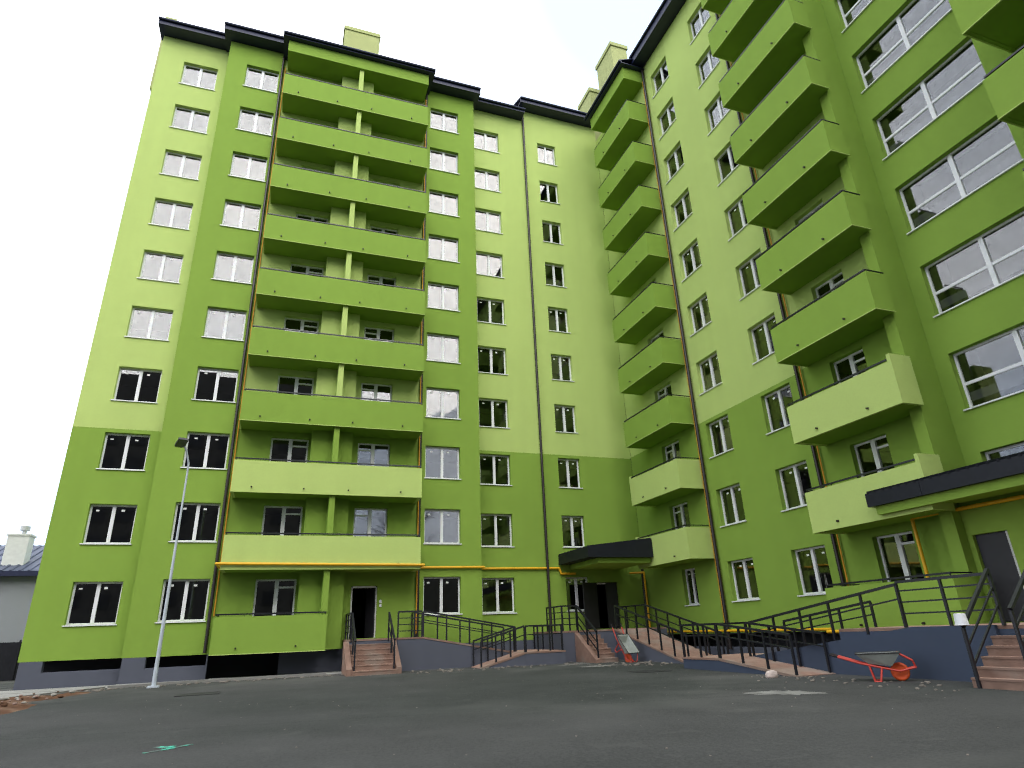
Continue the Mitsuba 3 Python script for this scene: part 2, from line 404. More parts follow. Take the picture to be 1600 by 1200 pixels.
# outer walls turned away from the camera
add(f'{APT}__wall', B(-8.684, -8.384, 29.425, 43.0, ZB, 32.2), 'm_light')
add(f'{APT}__wall', cat([B(-8.68, 30.5, 43.0, 43.3, ZB, 32.2), B(30.5, 30.8, -4.0, 43.3, ZB, 32.2)]), 'm_light')
add(f'{APT}__wall', B(18.02, 30.5, -4.30, -4.004, ZB, 33.6), 'm_light')

# ------------------------------------------------------------------ roofs, eaves, chimneys
def eave(x0, x1, y0, yb, z0, h=0.30):
    """Boxed eave with a navy metal roof slope behind it."""
    m = [B(x0, x1, y0, yb, z0, z0 + .05), B(x0, x1, y0, y0 + .05, z0 + .052, z0 + h)]
    sl = np.array([[x0, y0 - .06, z0 + h], [x1, y0 - .06, z0 + h], [x1, 36, z0 + h + (36 - y0) * .45], [x0, 36, z0 + h + (36 - y0) * .45]])
    m.append(hull(sl, sl + [0, 0, .06]))
    m.append(cyl((x0, y0 - .07, z0 + h), (x1, y0 - .07, z0 + h), .065, 8))
    for i in range(int((x1 - x0) / .8)):
        m.append(B(x0 + .4 + i * .8, x0 + .43 + i * .8, y0 + .2, y0 + .23, z0 + h + .1, z0 + h + .42))
    add(f'{APT}__eave', cat(m), 'm_navy')


def eave_right(y0, y1, x0, xb, z0, h=0.30):
    m = [B(x0, xb, y0, y1, z0, z0 + .05), B(x0, x0 + .05, y0, y1, z0 + .052, z0 + h)]
    sl = np.array([[x0 - .06, y0, z0 + h], [x0 - .06, y1, z0 + h], [24, y1, z0 + h + (24 - x0) * .45], [24, y0, z0 + h + (24 - x0) * .45]])
    m.append(hull(sl, sl + [0, 0, .06]))
    m.append(cyl((x0 - .07, y0, z0 + h), (x0 - .07, y1, z0 + h), .065, 8))
    add(f'{APT}__eave', cat(m), 'm_navy')


eave(-8.86, -5.30, 28.38, 29.5, 32.22)
eave(-5.56, -2.40, 27.58, 29.3, 32.12, .33)
eave(-2.50, 5.80, 26.62, 28.6, 31.67, .14)
eave(5.62, 8.84, 27.60, 29.3, 32.02, .33)
eave(8.60, 12.06, 28.40, 29.5, 32.27, .2)
eave(11.80, 17.40, 28.40, 29.5, 33.12, .3)
eave_right(22.75, 27.5, 15.88, 17.6, 31.76, .14)
eave_right(11.6, 22.90, 16.70, 17.8, 32.02, .5)
eave_right(-4.3, 12.3, 17.2, 18.4, 33.62, .5)
add(f'{APT}__roof', B(-8.6, 30.6, 36, 43.2, 32.3, 35.9), 'm_navy')
add(f'{APT}__roof', B(24, 30.6, -4.2, 36, 32.3, 35.6), 'm_navy')
for x0, x1, y0, y1, z0, z1 in ((0.68, 2.82, 29.6, 30.8, 32.5, 37.15), (-9.95, -9.35, 33.0, 33.6, 32.0, 37.9)):
    k = key(f'{APT}__chimney')
    scene[f'{k}__shaft'] = mikit.ply(B(x0, x1, y0, y1, z0, z1 - .3), 'm_chimney')
    scene[f'{k}__cap'] = mikit.ply(cat([B(x0 - .06, x1 + .06, y0 - .06, y1 + .06, z1 - .298, z1 - .2), B(x0 - .02, x1 + .02, y0 - .02, y1 + .02, z1 - .198, z1)]), 'm_chimney')
for y0, y1, z1 in ((26.7, 28.8, 38.7), (30.1, 31.9, 38.0)):
    k = key(f'{APT}__chimney')
    scene[f'{k}__shaft'] = mikit.ply(B(18.0, 19.2, y0, y1, 32.5, z1 - .3), 'm_chimney')
    scene[f'{k}__cap'] = mikit.ply(B(17.92, 19.28, y0 - .08, y1 + .08, z1 - .298, z1), 'm_chimney')

# ------------------------------------------------------------------ pipes on the walls
def pipe(name, pts, r, m):
    add(f'{APT}__{name}', tube(pts, r), m, 40)


for x, y, zt in ((-2.47, 28.17, 31.7), (5.64, 28.17, 31.6), (12.14, 29.0, 33.1)):
    pipe('downpipe', [(x, y, 1.0), (x, y, zt)], .065, 'm_pipe_dark')
pipe('downpipe', [(17.34, 22.85, .35), (17.34, 22.85, 31.7)], .07, 'm_pipe_dark')
pipe('downpipe', [(17.34, 16.55, .9), (17.34, 16.55, 32.0)], .065, 'm_pipe_dark')
pipe('downpipe', [(17.30, 28.92, .9), (17.30, 28.92, 4.05)], .075, 'm_pipe_dark')
pipe('gas_pipe', [(-2.33, 28.2, 2.3), (-2.33, 28.2, 31.0)], .028, 'm_riser')
pipe('gas_pipe', [(5.58, 28.1, 1.4), (5.58, 28.1, 31.0)], .028, 'm_riser')
pipe('gas_pipe', [(17.36, 23.0, .95), (17.36, 23.0, 31.0)], .028, 'm_riser')
pipe('gas_pipe', [(17.36, 16.38, .95), (17.36, 16.38, 31.0)], .028, 'm_riser')
pipe('gas_pipe', [(-2.36, 28.1, 4.13), (-2.36, 26.80, 4.13), (5.60, 26.80, 4.06), (5.60, 28.19, 4.10), (8.66, 28.19, 4.10), (8.66, 29.03, 4.12), (12.75, 29.03, 4.12), (12.85, 29.03, 3.86), (13.6, 29.03, 3.86)], .055, 'm_gas')
pipe('gas_pipe', [(16.6, 29.0, 3.86), (17.25, 28.7, 3.86), (17.25, 28.7, 1.10), (17.32, 28.4, 1.06), (17.32, 16.35, 1.0), (15.95, 16.2, .96), (15.95, 13.35, .96), (17.1, 13.35, .96), (17.1, 13.35, 3.95), (17.1, 5.0, 3.95)], .05, 'm_gas')
labels[f'{APT}__gas_pipe_004'] = {'label': 'long yellow gas pipe running along the facade above the ground floor'}

# ------------------------------------------------------------------ entrances: doors, canopies, vestibule
def door_leaf(name, mesh, frame):
    k = key(f'{APT}__{name}')
    scene[f'{k}__leaf'] = mikit.ply(mesh, 'm_darkdoor')
    scene[f'{k}__frame'] = mikit.ply(frame, 'm_glazeboard' if name == 'entrance_door' and frame is not None else 'm_darkdoor')


door_leaf('entrance_door', bar((3.84, 28.34, 2.32), (3.58, 29.05, 2.32), .05, 2.0), cat([B(2.832, 2.90, 28.33, 28.45, 1.3, 3.3), B(3.86, 3.918, 28.33, 28.45, 1.3, 3.3), B(2.9, 3.86, 28.33, 28.45, 3.28, 3.357)]))
door_leaf('entrance_door', F_A.box(15.30, 15.93, .12, .17, 1.31, 3.43), F_A.box(14.73, 14.80, .1, .2, 1.31, 3.43))
door_leaf('entrance_door', bar((14.70, 29.05, 2.36), (13.72, 28.55, 2.36), .05, 2.1), F_A.box(14.80, 15.30, .1, .2, 3.36, 3.43))
scene[f'{APT}__house_number'] = mikit.ply(cat([B(4.02, 4.12, 28.26, 28.287, 2.66, 2.78), B(4.02, 4.12, 28.262, 28.287, 2.50, 2.62)]), 'm_white')
# middle canopy, in the inner corner
k = key(f'{APT}__canopy')
scene[f'{k}__fascia'] = mikit.ply(B(13.38, 16.10, 26.05, 29.11, 4.06, 4.28), 'm_green')
rf = hull(np.array([[12.78, 25.8, 4.282], [12.78, 29.11, 4.282], [16.10, 25.8, 4.282], [16.10, 29.11, 4.282], [12.78, 25.8, 4.74], [12.78, 29.11, 4.74], [16.10, 25.8, 5.12], [16.10, 29.11, 5.12]]))
scene[f'{k}__roof'] = mikit.ply(rf, 'm_canopy')
for y in np.arange(25.85, 29.1, .35): scene[key(f'{k}__rib')] = mikit.ply(bar((12.76, y, 4.755), (16.09, y, 5.135), .05, .05), 'm_canopy')
# right-hand canopy over the near entrance
k = key(f'{APT}__canopy')
scene[f'{k}__fascia'] = mikit.ply(B(15.93, 16.05, 3.0, 13.45, 4.03, 4.27), 'm_green')
scene[f'{k}__ceiling'] = mikit.ply(B(16.052, 17.98, 3.0, 11.86, 4.10, 4.2), 'm_ceiling')
rf = cat([hull(np.array([[15.80, y0, 4.272], [15.80, y0, 4.66], [x1, y0, 4.272], [x1, y0, zt], [15.80, y1, 4.272], [15.80, y1, 4.66], [x1, y1, 4.272], [x1, y1, zt]])) for y0, y1, x1, zt in ((2.95, 11.86, 18.0, 5.15), (11.87, 13.6, 16.06, 4.72))])
scene[f'{k}__roof'] = mikit.ply(rf, 'm_canopy')
for y in np.arange(3.0, 11.85, .25): scene[key(f'{k}__rib')] = mikit.ply(bar((15.78, y, 4.675), (17.99, y, 5.165), .06, .07), 'm_canopy')
for y in np.arange(11.98, 13.6, .25): scene[key(f'{k}__rib')] = mikit.ply(bar((15.78, y, 4.672), (16.055, y, 4.73), .06, .07), 'm_canopy')
d3 = (10.95, 11.85, 1.08, 3.25)
add(f'{APT}__vestibule_wall', Face('X', 17.2).wall(2.9, 11.99, .9, 4.098, [d3], .25), 'm_green')
door_leaf('entrance_door', Face('X', 17.2).box(10.96, 11.84, .10, .15, 1.1, 3.24), Face('X', 17.2).box(10.952, 11.04, .06, .18, 1.1, 3.24))

# ------------------------------------------------------------------ plinth
def plinth(face, u0, u1, gaps, low=0.0):
    add(f'{APT}__plinth', face.wall(u0, u1, -0.6, ZB - .003, gaps, .28), 'm_plinth')


plinth(F_A, -8.62, -5.26, [(-7.9, -5.27, 0.56, ZB)])
plinth(F_B, -5.22, C0, [(-4.45, -2.40, 0.56, ZB)])
plinth(F_B, C0 + .003, C1, [(C0 + .01, .2, -.02, ZB)])
plinth(F_B, C1 + .003, 8.55, [])
plinth(F_A, 8.32, 17.44, [])
plinth(R_H, 12.42, 29.0, [(17.0, 28.9, .42, ZB)])
plinth(R_J, -4.0, 12.10, [])
add(f'{APT}__basement', cat([B(-8.35, 17.7, 30.1, 30.3, -.6, 1.0), B(18.8, 19.0, -3.5, 30, -.6, 1.0)]), 'm_interior')

# ------------------------------------------------------------------ ground
def ground_z(x, y):
    t = np.clip((y - 14.0) / 12.0, 0, 1)
    u = np.clip((x + 8.0) / 7.0, 0, 1)
    return (0.07 * t * t * (3 - 2 * t)) * u * u * (3 - 2 * u)


xs = np.unique(np.concatenate([np.linspace(-400, -30, 9), np.linspace(-30, 40, 71), np.linspace(40, 400, 9)]))
ys = np.unique(np.concatenate([np.linspace(-400, -20, 9), np.linspace(-20, 60, 81), np.linspace(60, 500, 9)]))
X, Y = np.meshgrid(xs, ys)
gz = ground_z(X, Y)
V = np.stack([X, Y, gz], -1).reshape(-1, 3)
n = len(xs)
q = np.array([[j * n + i, j * n + i + 1, (j + 1) * n + i + 1, (j + 1) * n + i] for j in range(len(ys) - 1) for i in range(n - 1)])
tag(add('ground', (V, q), 'm_asphalt', True), 'worn grey asphalt yard in front of the green block', None, None, 'structure')
scene['apron'] = mikit.ply(cat([B(-14, -5.25, 27.2, 29.1, -.1, .03), B(-5.25, -2.2, 26.9, 28.28, -.1, .075), B(-2.2, 2.6, 26.5, 28.28, -.1, .10), trimesh.creation.extrude_polygon(Polygon([(-16, 27.2), (-5.25, 27.2), (-5.4, 26.6), (-8.5, 22.6), (-16, 15)]), .12, engine='earcut').apply_translation((0, 0, -.10))]), 'm_concrete')
tag('apron', 'pale concrete apron strip along the foot of the left facade', None, None, 'structure')
scene['kerb'] = mikit.ply(cat([bar((-13, 17.6, -.04), (-8.45, 22.5, -.03), .14, .2), bar((-8.4, 22.55, -.03), (-5.3, 26.6, .0), .14, .2), bar((-5.22, 26.8, .01), (-2.3, 26.75, .04), .14, .2), bar((-2.28, 26.4, .05), (1.9, 26.4, .06), .14, .2)]), 'm_concrete')
tag('kerb', 'broken concrete kerb between asphalt and the left facade', None, None, 'structure')

# ------------------------------------------------------------------ steps, ramps and railings
def railing(parent, p0, p1, nposts, h=0.95, mids=(0.33, 0.62), ends=(True, True), base=0.0):
    k = key(f'{parent}__railing')
    p0, p1 = np.array(p0, float), np.array(p1, float)
    up = np.array([0, 0, 1.0])
    scene[f'{k}__handrail'] = mikit.ply(bar(p0 + up * h, p1 + up * h, .07, .06), 'm_black')
    for t in mids:
        scene[key(f'{k}__rail')] = mikit.ply(bar(p0 + up * h * t, p1 + up * h * t, .034), 'm_black')
    for i in range(nposts):
        if (i == 0 and not ends[0]) or (i == nposts - 1 and not ends[1]): continue
        c = p0 + (p1 - p0) * i / (nposts - 1)
        scene[key(f'{k}__post')] = mikit.ply(B(c[0] - .027, c[0] + .027, c[1] - .027, c[1] + .027, c[2] - base, c[2] + h - .02), 'm_black')
    return k


def prism(poly, axis, t0, t1):
    """Polygon in (s, z), extruded across from t0 to t1; s along x or y."""
    e = trimesh.creation.extrude_polygon(Polygon(poly), t1 - t0, engine='earcut')
    v = np.array(e.vertices)
    if axis == 'x': return trimesh.Trimesh(np.stack([v[:, 0], t0 + v[:, 2], v[:, 1]], -1), e.faces[:, ::-1], process=False)
    return trimesh.Trimesh(np.stack([t0 + v[:, 2], v[:, 0], v[:, 1]], -1), e.faces, process=False)


def run(parent, axis, s0, z0, s1, z1, t0, t1, mat='m_plinth'):
    """A sloping run: rendered side walls below, a paved surface on top."""
    zb = -.3
    add(f'{parent}__side_wall', prism([(s0, zb), (s1, zb), (s1, z1 - .07), (s0, z0 - .07)], axis, t0, t1), mat)
    e = .02
    add(f'{parent}__paving', prism([(s0, z0 - .068), (s1, z1 - .068), (s1, z1), (s0, z0)], axis, t0 - e, t1 + e), 'm_tan')


def steps(parent, axis, s_top, z_top, dirn, n, tread, t0, t1, ground):
    rise = (z_top - ground) / n
    for i in range(n):
        a = s_top + dirn * tread * i
        b = s_top + dirn * tread * (i + 1)
        zt = z_top - rise * (i + 1) + (rise if False else 0)
        if zt <= ground + .02: continue
        lo, hi = min(a, b), max(a, b)
        if axis == 'y':
            m = cat([B(t0, t1, lo, hi, -.2, zt - .04), B(t0, t1, lo - .015 * (dirn < 0), hi + .015 * (dirn > 0), zt - .038, zt)])
        else:
            m = cat([B(lo, hi, t0, t1, -.2, zt - .04), B(lo - .015 * (dirn < 0), hi + .015 * (dirn > 0), t0, t1, zt - .038, zt)])
        add(f'{parent}__step', m, 'm_tan')


# left entrance
s1 = tag('entrance_steps', 'tan steps climbing to the open dark door beside the yellow pipe', 'steps')
steps(s1, 'y', 26.45, 1.26, -1, 7, .29, 2.66, 4.24, .05)
scene[f'{s1}__platform'] = mikit.ply(cat([B(2.62, 4.50, 26.45, 28.28, -.2, 1.2)]), 'm_plinth')
scene[f'{s1}__paving'] = mikit.ply(B(2.60, 4.50, 26.43, 28.28, 1.202, 1.27), 'm_tan')
scene[f'{s1}__cheek'] = mikit.ply(prism([(24.75, -.2), (26.45, -.2), (26.45, 1.2), (26.3, 1.2), (24.75, .28)], 'y', 2.46, 2.655), 'm_tan')
scene[f'{s1}__cheek_001'] = mikit.ply(prism([(24.75, -.2), (26.2, -.2), (26.2, 1.2), (26.15, 1.2), (24.75, .28)], 'y', 4.245, 4.42), 'm_tan')
railing(s1, (2.75, 26.45, 1.26), (2.75, 24.95, .25), 3, .95, (.5,), base=.1)
railing(s1, (4.17, 26.45, 1.26), (4.17, 24.95, .25), 3, .95, (.5,), base=.1)
railing(s1, (2.70, 28.2, 1.27), (2.70, 26.5, 1.27), 3, .95, (.28, .5, .75))
r1 = tag('access_ramp', 'left wheelchair ramp folding along the wall from the open door', 'ramp')
add(f'{r1}__landing', B(4.502, 5.5, 26.2, 28.28, -.3, 1.2), 'm_plinth')
add(f'{r1}__paving', B(4.502, 5.5, 26.18, 28.28, 1.202, 1.265), 'm_tan')
run(r1, 'x', 5.5, 1.265, 9.3, .56, 26.2, 27.6)
add(f'{r1}__landing', B(9.302, 11.0, 24.95, 28.2, -.3, .5), 'm_plinth')
add(f'{r1}__paving', B(9.302, 11.02, 24.93, 28.2, .502, .56), 'm_tan')
run(r1, 'x', 9.30, .56, 7.4, .08, 24.95, 26.1)
railing(r1, (4.5, 26.25, 1.265), (5.45, 26.25, 1.265), 2, .95, (.25, .5, .75))
railing(r1, (5.5, 26.25, 1.265), (9.3, .25 + 26, .56), 5, .95, (.66,))
railing(r1, (5.4, 27.55, 1.265), (9.3, 27.55, .56), 5, .95, (.66,))
railing(r1, (5.42, 28.2, 1.265), (5.42, 27.6, 1.265), 2, .95, (.25, .5, .75))
railing(r1, (7.5, 25.0, .08), (9.3, 25.0, .56), 4, .95, (.66,))
railing(r1, (7.5, 26.05, .08), (9.3, 26.05, .56), 4, .95, (.66,))
railing(r1, (9.35, 25.0, .56), (10.9, 25.0, .56), 4, .95, (.66,))
railing(r1, (10.92, 25.0, .56), (10.92, 28.1, .56), 4, .95, (.66,))

# middle entrance
s2 = tag('entrance_steps_001', 'narrow tan steps under the dark canopy in the inner corner', 'steps')
scene[f'{s2}__platform'] = mikit.ply(B(11.25, 16.3, 25.7, 29.05, -.3, 1.2), 'm_plinth')
scene[f'{s2}__paving'] = mikit.ply(B(11.23, 16.3, 25.68, 29.05, 1.202, 1.27), 'm_tan')
steps(s2, 'y', 25.68, 1.26, -1, 7, .28, 12.0, 12.85, .05)
scene[f'{s2}__cheek'] = mikit.ply(prism([(23.9, -.2), (25.69, -.2), (25.69, 1.2), (23.9, .2)], 'y', 11.8, 11.995), 'm_tan')
railing(s2, (11.3, 27.4, 1.27), (11.3, 25.75, 1.27), 3, .98, (.25, .5, .75))
railing(s2, (11.3, 25.72, 1.27), (11.95, 25.72, 1.27), 3, .98, (.25, .5, .75))
railing(s2, (11.98, 25.70, 1.27), (11.98, 24.0, .22), 3, .98, (.3, .6), base=.12)
r2 = tag('access_ramp_001', 'straight ramp sloping down from the inner corner canopy past the steps', 'ramp')
run(r2, 'y', 25.68, 1.265, 20.4, .05, 13.7, 15.3)
for x in (13.75, 15.25): railing(r2, (x, 25.6, 1.26), (x, 20.5, .06), 7, .95, (.66,))
railing(r2, (15.3, 28.2, 1.27), (15.3, 25.7, 1.27), 4, .95, (.5,))

# right entrance
s3 = tag('entrance_steps_002', 'tan steps at the right edge with black railing in front', 'steps')
scene[f'{s3}__platform'] = mikit.ply(B(13.75, 17.18, 4.5, 13.598, -.3, 1.0), 'm_rampblue')
scene[f'{s3}__paving'] = mikit.ply(B(13.75, 17.18, 4.5, 13.6, 1.002, 1.07), 'm_tan')
steps(s3, 'x', 13.66, 1.06, -1, 6, .215, 6.6, 9.5, 0.0)
R3h = 1.0
railing(s3, (12.56, 9.36, .0), (13.72, 9.36, 1.07), 2, 1.08, (.36, .68))
railing(s3, (12.9, 8.6, .36), (13.72, 8.6, 1.07), 2, R3h, (.36, .68), base=.02)
railing(s3, (13.76, 9.38, 1.07), (13.76, 11.6, 1.07), 3, R3h, (.30, .55, .8))
r3 = tag('access_ramp_002', 'right wheelchair ramp with dark blue side wall behind the wheelbarrow', 'ramp')
scene[f'{r3}__side_wall'] = mikit.ply(prism([(9.52, -.3), (17.0, -.3), (17.0, .37), (11.4, 1.08), (9.52, 1.08)], 'y', 13.66, 13.746), 'm_rampblue')
scene[f'{r3}__paving'] = mikit.ply(prism([(13.602, .66), (17.0, .25), (17.0, .36), (13.602, .79)], 'y', 13.75, 15.1), 'm_tan')
COUNT[f'{r3}__side_wall'] = COUNT[f'{r3}__paving'] = 1
add(f'{r3}__landing', B(12.45, 15.1, 17.0, 18.9, -.3, .30), 'm_rampblue')
add(f'{r3}__paving', B(12.43, 15.12, 17.0, 18.92, .302, .36), 'm_tan')
run(r3, 'y', 17.0, .36, 13.9, .02, 12.45, 13.64, 'm_rampblue')
railing(r3, (13.74, 11.6, 1.07), (13.72, 17.0, .36), 6, .95, (.66,))
railing(r3, (15.05, 13.6, .765), (15.05, 17.0, .36), 4, .95, (.66,))
railing(r3, (12.5, 14.0, .03), (12.5, 17.0, .36), 4, .95, (.66,))
railing(r3, (13.58, 14.0, .03), (13.58, 17.0, .36), 4, .95, (.66,))
railing(r3, (12.5, 17.05, .36), (12.5, 18.85, .36), 3, .95, (.66,))
railing(r3, (12.5, 18.87, .36), (15.05, 18.87, .36), 4, .95, (.66,))

# ------------------------------------------------------------------ things in the yard
def xf(m, loc, rz=0.0, extra=None, k=1.0):
    m = m.copy(); m.apply_scale(k)
    if extra is not None: m.apply_transform(extra)
    m.apply_transform(trimesh.transformations.rotation_matrix(rz, [0, 0, 1]))
    m.apply_translation(loc)
    return m


def wheelbarrow(name, loc, rz, extra=None):
    """Local: wheel ahead at +x, handles at -x, wheel contact at the origin."""
    def put(k, m, mat, s=False): scene[key(f'{name}__{k}')] = mikit.ply(xf(m, loc, rz, extra, .93), mat, smooth=s)
    tyre = trimesh.creation.torus(.155, .045, 24, 10); tyre.apply_transform(trimesh.transformations.rotation_matrix(math.pi / 2, [1, 0, 0])); tyre.apply_translation((0, 0, .2))
    put('tyre', tyre, 'm_orange', True)
    put('wheel_rim', cyl((0, -.03, .2), (0, .03, .2), .125, 20), 'm_orange', 40)
    put('axle', cyl((0, -.14, .2), (0, .14, .2), .014), 'm_iron')
    for s in (-1, 1):
        put('frame_tube', tube([(.34, .10 * s, .30), (.0, .14 * s, .22), (-.42, .20 * s, .31), (-.80, .25 * s, .40), (-1.36, .28 * s, .58)], .023, 8), 'm_red', 40)
        put('grip', cyl((-1.26, .275 * s, .548), (-1.42, .283 * s, .598), .024), 'm_rubber', 40)
        put('leg', tube([(-.62, .22 * s, .355), (-.56, .23 * s, .0), (-.44, .23 * s, .0), (-.36, .20 * s, .30)], .02, 8), 'm_red', 40)
        put('brace', tube([(.34, .10 * s, .30), (.30, .14 * s, .44), (.02, .24 * s, .61)], .019, 8), 'm_red', 40)
    put('nose_bar', cyl((.34, -.11, .30), (.34, .11, .30), .02), 'm_red', 40)
    top = np.array([[.08, .33, .62], [.08, -.33, .62], [-.86, .33, .60], [-.86, -.33, .60]])
    bot = np.array([[-.14, .19, .33], [-.14, -.19, .33], [-.62, .19, .38], [-.62, -.19, .38]])
    o = Manifold.hull_points(np.vstack([top, bot]).tolist())
    c = np.array([-.4, 0, .5])
    i = Manifold.hull_points(np.vstack([(top - c) * [.97, .96, 1] + c + [0, 0, .05], (bot - c) * [.95, .95, .9] + c]).tolist())
    g = (o - i).to_mesh()
    put('tray', trimesh.Trimesh(g.vert_properties[:, :3], g.tri_verts, process=False), 'm_tray')
    rim = [tuple(top[j] + [0, 0, .005]) for j in (0, 1, 3, 2, 0)]
    put('tray_rim', tube(rim, .016, 8), 'm_iron', 40)


w1 = tag('wheelbarrow', 'red wheelbarrow with pale grey tray parked against the blue ramp wall', 'wheelbarrow')
wheelbarrow(w1, (12.95, 11.35, .005), math.radians(-48))
w2 = tag('wheelbarrow_001', 'upended red wheelbarrow leaning at the foot of the narrow middle steps', 'wheelbarrow')
wheelbarrow(w2, (12.95, 23.6, .09), math.radians(-75), trimesh.transformations.rotation_matrix(math.radians(52), [0, 1, 0]))

bk = tag('plastic_bucket', 'small white plastic bucket upside down on the near railing post', 'bucket')
prof = np.array([[0.0, 0.0], [.105, 0], [.118, .02], [.115, .05], [.10, .22], [.0, .23]])
mb = trimesh.creation.revolve(prof, sections=24); mb.apply_translation((12.56, 9.36, 1.10))
scene[f'{bk}__body'] = mikit.ply(mb, 'm_white', smooth=35)
scene[f'{bk}__rim'] = mikit.ply(xf(trimesh.creation.torus(.117, .009, 24, 8), (12.56, 9.36, 1.115)), 'm_white', smooth=True)

# street lamp
lp = tag('street_lamp', 'slim galvanised street lamp in front of the left facade', 'street lamp')
LX, LY = -3.62, 25.3
def taper(z0, z1, r0, r1, n=16): return hull(*[np.array([[LX + r * math.cos(a), LY + r * math.sin(a), z] for a in np.linspace(0, 2 * math.pi, n, endpoint=False)]) for z, r in ((z0, r0), (z1, r1))])
scene[f'{lp}__pole'] = mikit.ply(taper(0, 6.2, .07, .035), 'm_galva', smooth=40)
scene[f'{lp}__base_plate'] = mikit.ply(B(LX - .17, LX + .17, LY - .17, LY + .17, .04, .10), 'm_galva')
scene[f'{lp}__arm'] = mikit.ply(tube([(LX, LY, 6.15), (LX, LY, 7.55), (LX - .12, LY - .10, 8.0), (LX - .22, LY - .2, 8.2)], .035), 'm_galva', smooth=40)
hd = hull(trimesh.creation.box((.34, .56, .07)), np.array([[.10, .4, .0], [-.10, .4, 0], [0, -.2, .09]]))
scene[f'{lp}__lamp_head'] = mikit.ply(xf(hd, (LX - .28, LY - .45, 8.24), 0.35, trimesh.transformations.rotation_matrix(-.25, [1, 0, 0])), 'm_black')

# manhole covers, paint mark, scraps
for i, (x, y, la) in enumerate(((-1.85, 20.8, 'dark iron drain grate set in asphalt left of the steps'), (11.0, 18.6, 'dark iron cover in the asphalt before the middle entrance'))):
    k = tag(key('drain_cover'), la, 'drain cover')
    z = float(ground_z(x, y))
    scene[f'{k}__frame'] = mikit.ply(cat([B(x - .55, x + .55, y - .42, y - .36, z, z + .012), B(x - .55, x + .55, y + .36, y + .42, z, z + .012), B(x - .55, x - .49, y - .36, y + .36, z, z + .012), B(x + .49, x + .55, y - .36, y + .36, z, z + .012)]), 'm_iron')
    scene[f'{k}__grate'] = mikit.ply(cat([B(x - .488 + j * .061, x - .45 + j * .061, y - .358, y + .358, z - .02, z + .009) for j in range(16)] + [B(x - .488, x + .488, y - .358, y + .358, z - .05, z + .003)]), 'm_iron')


def blob(r, seed, sq=(1, 1, .5), sub=2):
    m = trimesh.creation.icosphere(sub, r)
    v = np.array(m.vertices)
    m.vertices = v * (0.7 + .6 * meshkit.fbm(v / r * 1.1 + seed * 7.3, 3, seed)[:, None]) * np.array(sq)
    return m


st = tag('stone', 'pale pink stone lying on asphalt before the right ramp', 'stone')
scene[st] = mikit.ply(xf(blob(.16, 3, (1.15, .8, .7)), (11.85, 14.15, .07)), 'm_palestone', smooth=25)


def slab_scrap(x, y, a, b, rz, h, seed):
    r = random.Random(seed)
    pts = [(a * math.cos(t) * k_, b * math.sin(t) * k_) for t in np.linspace(0, 2 * math.pi, 40, endpoint=False) for k_ in [r.uniform(.45, 1.1)]]
    e = trimesh.creation.extrude_polygon(Polygon(pts), h, engine='earcut')
    return xf(e, (x, y, float(ground_z(x, y)) - .004), rz)


for i, (x, y, a, b, rz, la) in enumerate(((11.2, 22.3, .95, .35, .1, 'pale cement patch spilled just below the middle steps'), (10.9, 24.0, .8, .3, .3, 'pale cement crust left of the middle steps'), (14.4, 21.9, 1.0, .35, -.9, 'pale cement strip at the foot of the middle ramp'), (9.5, 11.1, .8, .5, -.7, 'pale cement smear on the asphalt in front of the right ramp'))):
    k = tag(key('cement_patch'), la, 'cement patch')
    scene[k] = mikit.ply(slab_scrap(x, y, a, b, rz, .009, i + 3), 'm_patch')
mk = tag('paint_mark', 'green spray paint mark on the asphalt at lower left', None, None, 'structure')
def dab(pts, w):
    return cat([bar((*a, .0035 + .0006 * i), (*b, .0035 + .0006 * i), w, .004) for i, (a, b) in enumerate(zip(pts[:-1], pts[1:]))])
scene[mk] = mikit.ply(cat([dab([(-1.50, 10.5), (-1.33, 10.62), (-1.12, 10.8), (-.98, 10.98)], .07), dab([(-1.42, 11.0), (-1.28, 10.85), (-1.2, 10.95)], .11)]), 'm_greenpaint')

# small rubble and grit: along the walls and over the asphalt
ms, r_ = [], random.Random(11)
def grit(n, fx, size):
    for i in range(n):
        x, y = fx()
        s = size * r_.uniform(.5, 1.6)
        b = blob(s, i % 9, (1, r_.uniform(.6, 1.2), r_.uniform(.4, .8)), 0 if s < .04 else 1)
        ms.append(xf(b, (x, y, float(ground_z(x, y)) + s * .2), r_.uniform(0, 6)))
grit(90, lambda: (r_.uniform(4.6, 11.5), 24.6 + r_.gauss(0, .5)), .04)
grit(80, lambda: (r_.uniform(-6, 2.5), 25.8 + r_.gauss(0, .35)), .05)
grit(70, lambda: (r_.uniform(11, 15), 22 + r_.gauss(0, 1.0)), .05)
grit(140, lambda: (r_.uniform(-5, 14), r_.uniform(3.2, 20)), .012)
grit(60, lambda: (12.2 + r_.gauss(0, .5), r_.uniform(9, 15)), .03)
tag(add('gravel', cat(ms), 'm_grit'), 'scattered grit and crumbs of rubble over the asphalt', 'gravel', None, 'stuff')

